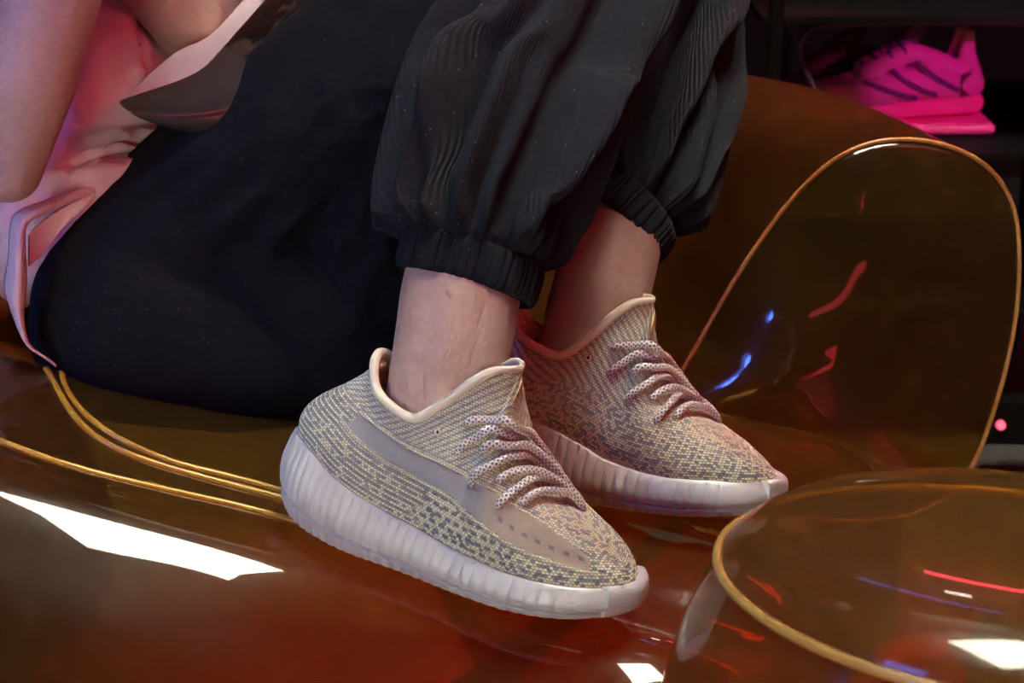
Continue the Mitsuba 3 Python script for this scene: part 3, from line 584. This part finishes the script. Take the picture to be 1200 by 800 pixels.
def trouser_leg(rows, seed, n=220, m=520):
    "rows: left x, right x, y, depth from the cuff upwards"
    R = np.array(rows, float); k = np.linspace(0, 1, len(R)); tt = np.linspace(0, 1, n); sp = PchipInterpolator(k, R, axis=0)(tt)
    cl, cr = UU(sp[:, [0, 2, 3]]), UU(sp[:, [1, 2, 3]]) if R.shape[1] == 4 else None
    c = (cl+cr)/2; half = np.linalg.norm(cr-cl, axis=1)/2; side = unit(cr-cl)
    t = unit(np.gradient(c, axis=0)); side = unit(side-t*(side*t).sum(1)[:, None]); dep = np.cross(t, side)
    th = np.linspace(0, 2*math.pi, m, endpoint=False); r_ = np.random.default_rng(seed)
    L = np.concatenate([[0], np.cumsum(np.linalg.norm(np.diff(c, axis=0), axis=1))])
    d = np.zeros((n, m))
    for j in range(15):                                         # long soft folds that run up from the gathered hem
        a0 = j*2*math.pi/15+r_.normal()*.13; drift = r_.normal()*.5+.35; w = .062+.04*r_.random(); top = .14+.24*r_.random(); A = .015+.009*r_.random()
        ang = a0+drift*(L/.30); dd = (th[None]-ang[:, None]+math.pi) % (2*math.pi)-math.pi
        wid = w*(1+1.2*np.clip(L/.3, 0, 1)); env = smoothstep_np(0, .02, L)*np.exp(-np.clip(L-top, 0, 9)/.11)
        d += A*env[:, None]*np.exp(-(dd/wid[:, None])**2)-A*.65*env[:, None]*np.exp(-((dd-1.9*wid[:, None])/wid[:, None])**2)
    ga = npfbm(np.stack([np.cos(th)*7, np.sin(th)*7, th*0+seed], -1), 1.0, 2)-.5
    d += (np.sin(th*44+8*ga)[None]*.0016)*np.exp(-(L[:, None]/.022)**2)*smoothstep_np(.002, .010, L)[:, None]
    d -= .004*smoothstep_np(.010, 0, L)[:, None]
    ring = c[:, None]+(half[:, None]+d)[..., None]*(np.cos(th)[None, :, None]*side[:, None]+np.sin(th)[None, :, None]*dep[:, None]*.95)
    uv = np.stack([np.repeat((th/(2*math.pi)*220)[None], n, 0), np.repeat(L[:, None], m, 1)], -1).reshape(-1, 2)
    v = ring.reshape(-1, 3); f = grid_faces(n, m)
    f = np.vstack([f, grid_faces_close(n, m)])
    return trimesh.Trimesh(v, f, process=False), uv, (c, side, dep, t, half)
def grid_faces_close(n, m):
    i = np.arange(n-1); a, b, c, d = i*m+m-1, i*m, (i+1)*m, (i+1)*m+m-1
    return np.vstack([np.stack([a, b, c], -1), np.stack([a, c, d], -1)])
def cuff(base, half, drop, skew, seed, m=720):
    "a gathered elastic hem hanging from the lower end of a trouser leg"
    c, side, dep, t, _ = base; c, side, dep, t = c[0], side[0], dep[0], t[0]; n = 34; tt = np.linspace(0, 1, n)
    th = np.linspace(0, 2*math.pi, m, endpoint=False)
    q = npfbm(np.stack([np.cos(th)*3+seed, np.sin(th)*3, th*0], -1), 1.0, 3)-.5
    wav = np.abs(np.sin(th*19+9*q)); g = .0036*(wav**.7-.5)
    prof = .0050*np.sqrt(np.clip(1-(2*tt-1)**4, 0, 1))-.003
    env = np.clip(np.minimum(tt, 1-tt)*5+.35, 0, 1)
    d = prof[:, None]+g[None]*env[:, None]+.0015*(npfbm(np.stack(np.broadcast_arrays(np.cos(th)[None]*14, np.sin(th)[None]*14, tt[:, None]*1.5+seed), -1), 1.0, 2)-.5)
    rd = lambda dd: c+(half+dd)[..., None]*(np.cos(th)[None, :, None]*side+np.sin(th)[None, :, None]*dep*.92)
    down = t*drop+side*skew
    ring = rd(d)-down*(1-tt[:, None, None])+t*.010*tt[:, None, None]
    inner = rd(np.full((1, m), -.009))-down*.75
    ring = np.vstack([inner, ring]); n += 1
    uv = np.stack([np.repeat((th/(2*math.pi)*220)[None], n, 0), np.repeat(np.linspace(0, .02, n)[:, None], m, 1)], -1).reshape(-1, 2)
    return trimesh.Trimesh(ring.reshape(-1, 3), np.vstack([grid_faces(n, m), grid_faces_close(n, m)]), process=False), uv
mN, uvN, bN = trouser_leg([(474, 632, 304, 1.362), (466, 650, 282, 1.365), (463, 664, 246, 1.372), (470, 684, 200, 1.38), (481, 705, 150, 1.39), (503, 726, 90, 1.405), (543, 746, 30, 1.415), (585, 768, -30, 1.43), (635, 800, -110, 1.455), (660, 815, -150, 1.47)], 3)
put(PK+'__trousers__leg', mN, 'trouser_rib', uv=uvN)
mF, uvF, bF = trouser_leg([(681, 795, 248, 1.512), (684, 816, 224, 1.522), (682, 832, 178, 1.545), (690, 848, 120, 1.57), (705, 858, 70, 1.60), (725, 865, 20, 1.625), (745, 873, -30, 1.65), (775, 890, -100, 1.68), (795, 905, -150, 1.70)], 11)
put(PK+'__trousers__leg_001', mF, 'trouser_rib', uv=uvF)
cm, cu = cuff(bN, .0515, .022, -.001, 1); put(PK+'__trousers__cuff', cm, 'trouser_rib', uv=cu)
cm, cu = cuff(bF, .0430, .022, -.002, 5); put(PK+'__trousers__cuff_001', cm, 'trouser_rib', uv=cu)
for k in ('cuff', 'cuff_001'): labels[f'{PK}__trousers__{k}'] = {'label': 'gathered elastic hem of the black trousers'}
# t-shirt
sh = blob([[(U(118, 232, 1.64), .086), (U(108, 90, 1.70), .112), (U(130, -90, 1.75), .145), (U(160, -240, 1.68), .125)], [(U(118, 232, 1.63), .086), (U(30, 262, 1.60), .066), (U(-12, 322, 1.62), .040)], [(U(108, 90, 1.70), .11), (U(20, 170, 1.68), .10), (U(30, 262, 1.60), .066)], [(U(140, -90, 1.76), .13), (U(222, -20, 1.82), .075)],
           [(U(80, -240, 1.53), .075), (U(5, -45, 1.475), .060)]], .007, 20)
for pix, w, a in (([(70, 178), (120, 165), (200, 160), (260, 150)], .010, .014), ([(60, 170), (130, 152), (190, 148)], .008, -.012), ([(65, 200), (130, 183), (200, 172)], .008, -.013), ([(55, 215), (110, 200), (180, 185), (250, 165)], .010, .011),
                  ([(90, 140), (130, 60), (160, 20)], .016, .012), ([(175, 110), (165, 40), (150, -10)], .012, .015), ([(192, 100), (180, 40), (172, -5)], .008, -.013), ([(45, 245), (60, 225), (70, 235)], .008, -.008)):
    crease(sh, pix, w, a)
put(PK+'__tshirt', sh, 'cotton'); labels[PK+'__tshirt'] = {'label': 'pale cotton T-shirt lit pink'}
def sheet(rows, nu=60, nv=30, thick=.0008):
    "a thin curved sheet through rows of points (each row the same number of points)"
    R = np.array(rows, float); a = CubicSpline(np.linspace(0, 1, R.shape[1]), R, axis=1)(np.linspace(0, 1, nu)); 
    g = (CubicSpline(np.linspace(0, 1, R.shape[0]), a, axis=0) if R.shape[0] > 2 else (lambda q: a[0][None]+(a[1]-a[0])[None]*q[:, None, None]))(np.linspace(0, 1, nv))
    n = unit(np.cross(np.gradient(g, axis=0), np.gradient(g, axis=1))); top, bot = g+n*thick/2, g-n*thick/2
    v = np.vstack([top.reshape(-1, 3), bot.reshape(-1, 3)]); f = grid_faces(nv, nu); N = nu*nv
    e = np.concatenate([np.arange(nu), np.arange(1, nv)*nu+nu-1, N-2-np.arange(nu-1), (nv-2-np.arange(nv-2))*nu]); e2 = np.roll(e, -1)
    fs = np.vstack([f[:, ::-1], f+N, np.stack([e, e2, e2+N], -1), np.stack([e, e2+N, e+N], -1)])
    gv, gu = np.meshgrid(np.linspace(0, 1, nv), np.linspace(0, 1, nu), indexing='ij'); uv = np.stack([gu, gv], -1).reshape(-1, 2)
    return trimesh.Trimesh(v, fs, process=False), np.vstack([uv, uv])
hem = sheet([UU([(118, 221, 1.545), (84, 236, 1.525), (46, 253, 1.49), (30, 265, 1.48), (29, 292, 1.475), (30, 332, 1.475), (27, 369, 1.475), (33, 400, 1.48), (45, 414, 1.485), (66, 429, 1.50)]),
    UU([(116, 217, 1.545), (82, 231, 1.52), (43, 247, 1.485), (24, 262, 1.475), (20, 295, 1.465), (18, 335, 1.462), (19, 368, 1.468), (28, 398, 1.478), (42, 412, 1.49), (64, 427, 1.505)]),
    UU([(114, 213, 1.55), (80, 226, 1.53), (38, 241, 1.50), (14, 258, 1.49), (11, 300, 1.485), (6, 330, 1.485), (12, 358, 1.49), (24, 388, 1.50), (40, 409, 1.50), (62, 425, 1.51)])], 110, 16, .002)[0]
put(PK+'__tshirt__hem', hem, 'cotton')
cr, cuv = sheet([UU([(118, 222, 1.55), (84, 238, 1.53), (56, 254, 1.505), (34, 276, 1.485)]), UU([(98, 244, 1.53), (78, 262, 1.52), (58, 286, 1.51), (34, 312, 1.495)])], 50, 20, .002)
put(PK+'__undershirt', cr, 'crochet', uv=cuv); labels[PK+'__undershirt'] = {'label': 'strip of crocheted edging showing below the T-shirt'}
# face and hair, above the frame
ey = [trimesh.creation.icosphere(subdivisions=2, radius=.012) for _ in (0, 1)]
for k, e in enumerate(ey): e.apply_translation(HD+RT*.074+FW*(.032*(1 if k else -1))+UP*.008)
mat('eye', base_color=rgb(.6, .6, .6), roughness=.2); mat('hair', base_color=rgb(.03, .02, .015), roughness=.5)
for k, e in enumerate(ey): put(PK+('__eye' if k == 0 else '__eye_001'), e, 'eye')
hair = blob([[(HD+UP*.025-RT*.02, .100), (HD-RT*.06-UP*.04, .09), (HD-RT*.09-UP*.15, .06)]], .012, 10)
put(PK+'__hair', hair, 'hair')
tag(PK, 'person in black trousers and pale T-shirt sitting with knees drawn up, reading', 'person')

# ------------------------------------------------------------------ magazine held in the lap
def cover_c(p, n, uv):
    u, v = mi.Float(uv.x), mi.Float(uv.y)
    photo = smoothstep(.60, .603, u+.10*v)
    a = fbm(u*16, v*7, 2.0, 3); b = fbm(u*9+5, v*16, 4.0, 4)
    pic = mix((.010, .009, .009), (.13, .10, .085), smoothstep(.40, .60, a)*(.5+.5*b)); pic = mix(pic, mi.Color3f(.012, .010, .010), smoothstep(.45, .6, b))
    return mix((.032, .027, .024), pic*.35, photo)
scene['glossy_print'] = {'type': 'twosided', 'bsdf': {'type': 'principled', 'base_color': proc(cover_c), 'roughness': .16, 'specular': .6}}
mat('paper', base_color=rgb(.78, .78, .80), roughness=.35, specular=.5)
mg, muv = sheet([UU([(140, 119, 1.50), (186, 103, 1.515), (232, 84, 1.53), (263, 54, 1.55), (311, 0, 1.58), (370, -70, 1.62)]), UU([(160, 136, 1.50), (215, 130, 1.505), (275, 110, 1.515), (325, 75, 1.53), (380, 20, 1.56), (440, -50, 1.60)]), UU([(205, 151, 1.52), (265, 150, 1.52), (330, 125, 1.53), (385, 85, 1.545), (440, 30, 1.57), (500, -40, 1.60)])], 90, 50, .0008)
put('magazine__cover', mg, 'glossy_print', uv=muv); labels['magazine__cover'] = {'label': 'glossy outer cover with a dark printed picture above grey brown'}
for k, lift in enumerate((0, 1, 2, 3)):
    o = UP*(.0012*lift); e = 5*lift
    pg, _ = sheet([UU([(141, 118, 1.503), (187, 101.5, 1.518), (233, 82.5, 1.533), (264, 52.5, 1.553), (312, -1.5, 1.583), (371, -71, 1.623)])+FW*.002, UU([(143, 117, 1.54), (180, 98-e, 1.56), (214, 72-e, 1.58), (249, 54-e, 1.60), (300, -2-e, 1.63), (360, -76, 1.66)])], 70, 16, .0005)
    put('magazine__page' if k == 0 else f'magazine__page_{k:03d}', pg, 'paper')
tag('magazine', 'open magazine with a dark printed cover, resting in the lap', 'magazine')

# ------------------------------------------------------------------ display rack at the back wall
mat('rack_metal', base_color=rgb(.006, .0055, .006), roughness=.6, specular=.06)
mat('pink_foam', base_color=rgb(.75, .22, .36), roughness=.7); mat('pale_knit', base_color=rgb(.55, .24, .40), roughness=.8); mat('rose_panel', base_color=rgb(.62, .12, .26), roughness=.6); mat('mauve_trim', base_color=rgb(.10, .07, .14), roughness=.6); mat('dark_heel', base_color=rgb(.10, .03, .05), roughness=.5)
mat('dark_knit', base_color=rgb(.10, .05, .045), roughness=.85)
scene['acrylic'] = {'type': 'thindielectric', 'int_ior': 1.49}
RD = 2.62
def at_depth(x, y, d=RD): return U(x, y, d)
def bar(a, b, r=.008): return tube(np.array([a, b]), r, 10)
def vert(p, z0, z1, r): return bar(np.array([p[0], p[1], z0]), np.array([p[0], p[1], z1]), r)
FD = RD-.16
pL, pR = at_depth(906, 100, FD), at_depth(1330, 100, FD); pL[1] = pR[1] = at_depth(906, 100, RD+.30)[1]; yF = at_depth(1000, 100, FD)[1]
for k, (p, y) in enumerate(((pL, pL[1]), (pR, pL[1]), (pL, yF), (pR, yF))):
    put('display_rack__post' if k == 0 else f'display_rack__post_{k:03d}', vert((p[0], y), 0, 1.75, .010), 'rack_metal', 40)
zs = [at_depth(1000, 400, FD)[2], at_depth(1100, 187, FD)[2], at_depth(1000, 13, FD)[2]]
for k, z in enumerate(zs):
    put('display_rack__shelf' if k == 0 else f'display_rack__shelf_{k:03d}', box((pL[0]-.02, yF-.005, z-.010), (pR[0]+.02, pL[1]+.02, z)), 'rack_metal', False)
tag('display_rack', 'dark metal display rack standing at the back wall', 'rack')
# clear box with rounded edges that holds the pink sneaker
x0, x1 = at_depth(939, 31, FD+.02)[0], at_depth(1270, 31, FD+.02)[0]; z1 = at_depth(1000, 31, FD+.02)[2]; z0 = zs[1]; yb = at_depth(1000, 31, FD+.02)[1]; cr_ = .03
rim = np.array([(x0, z0+.004)]+[(x0+cr_-cr_*math.cos(a), z1-cr_+cr_*math.sin(a)) for a in np.linspace(0, math.pi/2, 10)]+[(x1-cr_+cr_*math.sin(a), z1-cr_+cr_*math.cos(a)) for a in np.linspace(0, math.pi/2, 10)]+[(x1, z0+.004)])
rimp = np.column_stack([rim[:, 0], np.full(len(rim), yb), rim[:, 1]])
put('display_box__rim', tube(resample(rimp, 120), .0022, 8), 'mauve_trim')
sheetv = np.vstack([rimp, rimp+np.array([0, .30, 0])]); n_ = len(rimp)
put('display_box__shell', trimesh.Trimesh(sheetv, [f for i in range(n_-1) for f in ((i, i+1, n_+i+1), (i, n_+i+1, n_+i))], process=False), 'acrylic', False)
tag('display_box', 'clear round-cornered display box on the dark rack', 'display box')
# the block that carries the sneaker, on a rod fixed to the rack
B0, B1 = at_depth(1040, 165), at_depth(1158, 136); B0[2] = zs[1]+.002
blk = m3.Manifold.batch_hull([m3.Manifold.sphere(.008, 24).translate([x, y, z]) for x in (B0[0]+.008, B1[0]-.008) for y in (B0[1]-.03, B0[1]+.10) for z in (B0[2]+.008, B1[2]-.008)])
put('display_block__foam', blk, 'pink_foam', 40)
put('display_block__rod', bar(at_depth(1150, 147, RD+.04), np.array([pR[0], at_depth(1150, 147, RD+.04)[1], at_depth(1150, 147, RD+.04)[2]]), .0035), 'rack_metal')
tag('display_block', 'pink foam block on a thin rod under the pink sneaker', 'display stand')
# running shoes on show: x towards the toe
def runner(key, origin, yaw, mats, label):
    M = rot(yaw, 0, 0); W = lambda p: np.asarray(p)@M.T+origin
    def B(name, chains, m, step=.006, sm=8):
        b = blob([[(W(np.array([p]))[0], r) for p, r in ch] for ch in chains], step, sm); put(f'{key}__{name}', b, m)
    sole = [[((.02, y, .018), .016), ((.08, y*.9, .014), .013), ((.15, y*1.1, .013), .012), ((.22, y*1.1, .014), .011), ((.265, y*.6, .018), .009)] for y in (-.025, -.008, .008, .025)]
    B('midsole', sole+[[((.02, -.025, .018), .016), ((.02, .025, .018), .016)], [((.15, -.027, .013), .012), ((.15, .027, .013), .012)], [((.22, -.027, .014), .011), ((.22, .027, .014), .011)]], mats[0])
    up = [[((.025, y, .045), .022), ((.03, y*.9, .085), .012), ((.028, y*.7, .112), .008)] for y in (-.018, .018)]+[[((.025, y, .045), .022), ((.09, y*1.0, .05), .026), ((.16, y*1.1, .040), .024), ((.22, y, .034), .020), ((.255, y*.4, .030), .016)] for y in (-.018, .018)]
    up += [[((.09, y*1.0, .05), .026), ((.085, y, .082), .012), ((.12, y*.7, .090), .014), ((.17, y*.6, .062), .018)] for y in (-.018, .018)]+[[((.025, y, .045), .022), ((.06, y*1.15, .074), .011), ((.085, y, .082), .012)] for y in (-.018, .018)]+[[((.16, -.018, .040), .026), ((.16, .018, .040), .026)], [((.12, -.012, .088), .012), ((.12, .012, .088), .012)]]
    B('upper', up, mats[1])
    B('tongue', [[((.125, 0, .090), .018), ((.100, 0, .125), .012)]], mats[3])
    for k, s in enumerate((-1, 1)):
        q = lambda pts: tube(resample(W(np.array([(x, s*y, z) for x, y, z in pts])), 30), .0035, 8)
        put(f'{key}__side_panel' if k == 0 else f'{key}__side_panel_001', trimesh.util.concatenate([q([(.05, .040, .04), (.085, .043, .058), (.115, .036, .082)]), q([(.085, .045, .035), (.125, .043, .052), (.15, .034, .072)]), q([(.115, .046, .032), (.16, .044, .045), (.19, .032, .056)])]), mats[3])
        put(f'{key}__heel_counter' if k == 0 else f'{key}__heel_counter_001', trimesh.Trimesh(*(lambda v: (v, grid_faces(8, 8)))(W(np.array([[(.003+.045*i/7, s*(.012+.030*min(1, (i/7)**.5)), .030+.042*j/7*(1-.25*i/7)) for j in range(8)] for i in range(8)]).reshape(-1, 3))), process=False), mats[4])
    a = np.linspace(0, math.pi, 20); put(f'{key}__pull_loop', tube(W(np.column_stack([.098+.014*np.cos(a)*.9, 0*a, .128+.026*np.sin(a)])), .003, 8), mats[3])
    put(f'{key}__laces', trimesh.util.concatenate([tube(resample(W(np.array([(x, -.024, z-.012), (x+.004, -.012, z+.006), (x+.006, .012, z+.006), (x, .024, z-.012)])), 20), .0028, 6) for x, z in ((.125, .102), (.142, .090), (.158, .078), (.174, .068))]), mats[3])
    tag(key, label, 'sneaker')
o = at_depth(1150, 137); o[2] = B1[2]+.002; o[1] += .03
runner('sneaker_002', o, math.radians(180+12), ('pink_foam', 'pale_knit', 'rose_panel', 'mauve_trim', 'dark_heel'), 'pink-lit running shoe on a foam block in the dark rack')
o2 = at_depth(1075, 137, RD+.16); o2[2] = zs[1]
put('display_plinth', box((o2[0]-.28, o2[1]-.05, zs[1]+.003), (o2[0]+.02, o2[1]+.05, at_depth(1000, 128, RD+.16)[2])), 'rack_metal', False); tag('display_plinth', 'dark plinth behind the pink block in the rack', 'display stand')
o2[2] = at_depth(1000, 128, RD+.16)[2]+.004
runner('sneaker_003', o2, math.radians(180+8), ('dark_knit', 'dark_knit', 'dark_knit', 'dark_knit', 'dark_heel'), 'dim dark running shoe behind the pink one in the rack')
# small red pilot light low on the rack
pb = at_depth(1172, 497, RD-.1)
put('power_strip__body', box((pb[0]-.02, pb[1], pb[2]-.03), (pb[0]+.22, pb[1]+.04, pb[2]+.03)), 'rack_metal', False)
pl = trimesh.creation.cylinder(radius=.006, height=.006, sections=20); pl.apply_transform(trimesh.transformations.rotation_matrix(math.pi/2, [1, 0, 0])); pl.apply_translation(pb+np.array([0, -.003, 0]))
scene['power_strip__pilot_light'] = mikit.ply(pl, 'lamp_face', emitter={'type': 'area', 'radiance': rgb(2.2, .08, .25)})
put('power_strip__bracket', vert(pb+np.array([.10, .03, 0]), 0, pb[2]-.03, .01), 'rack_metal')
tag('power_strip', 'dark power strip with a small red pilot light', 'power strip')
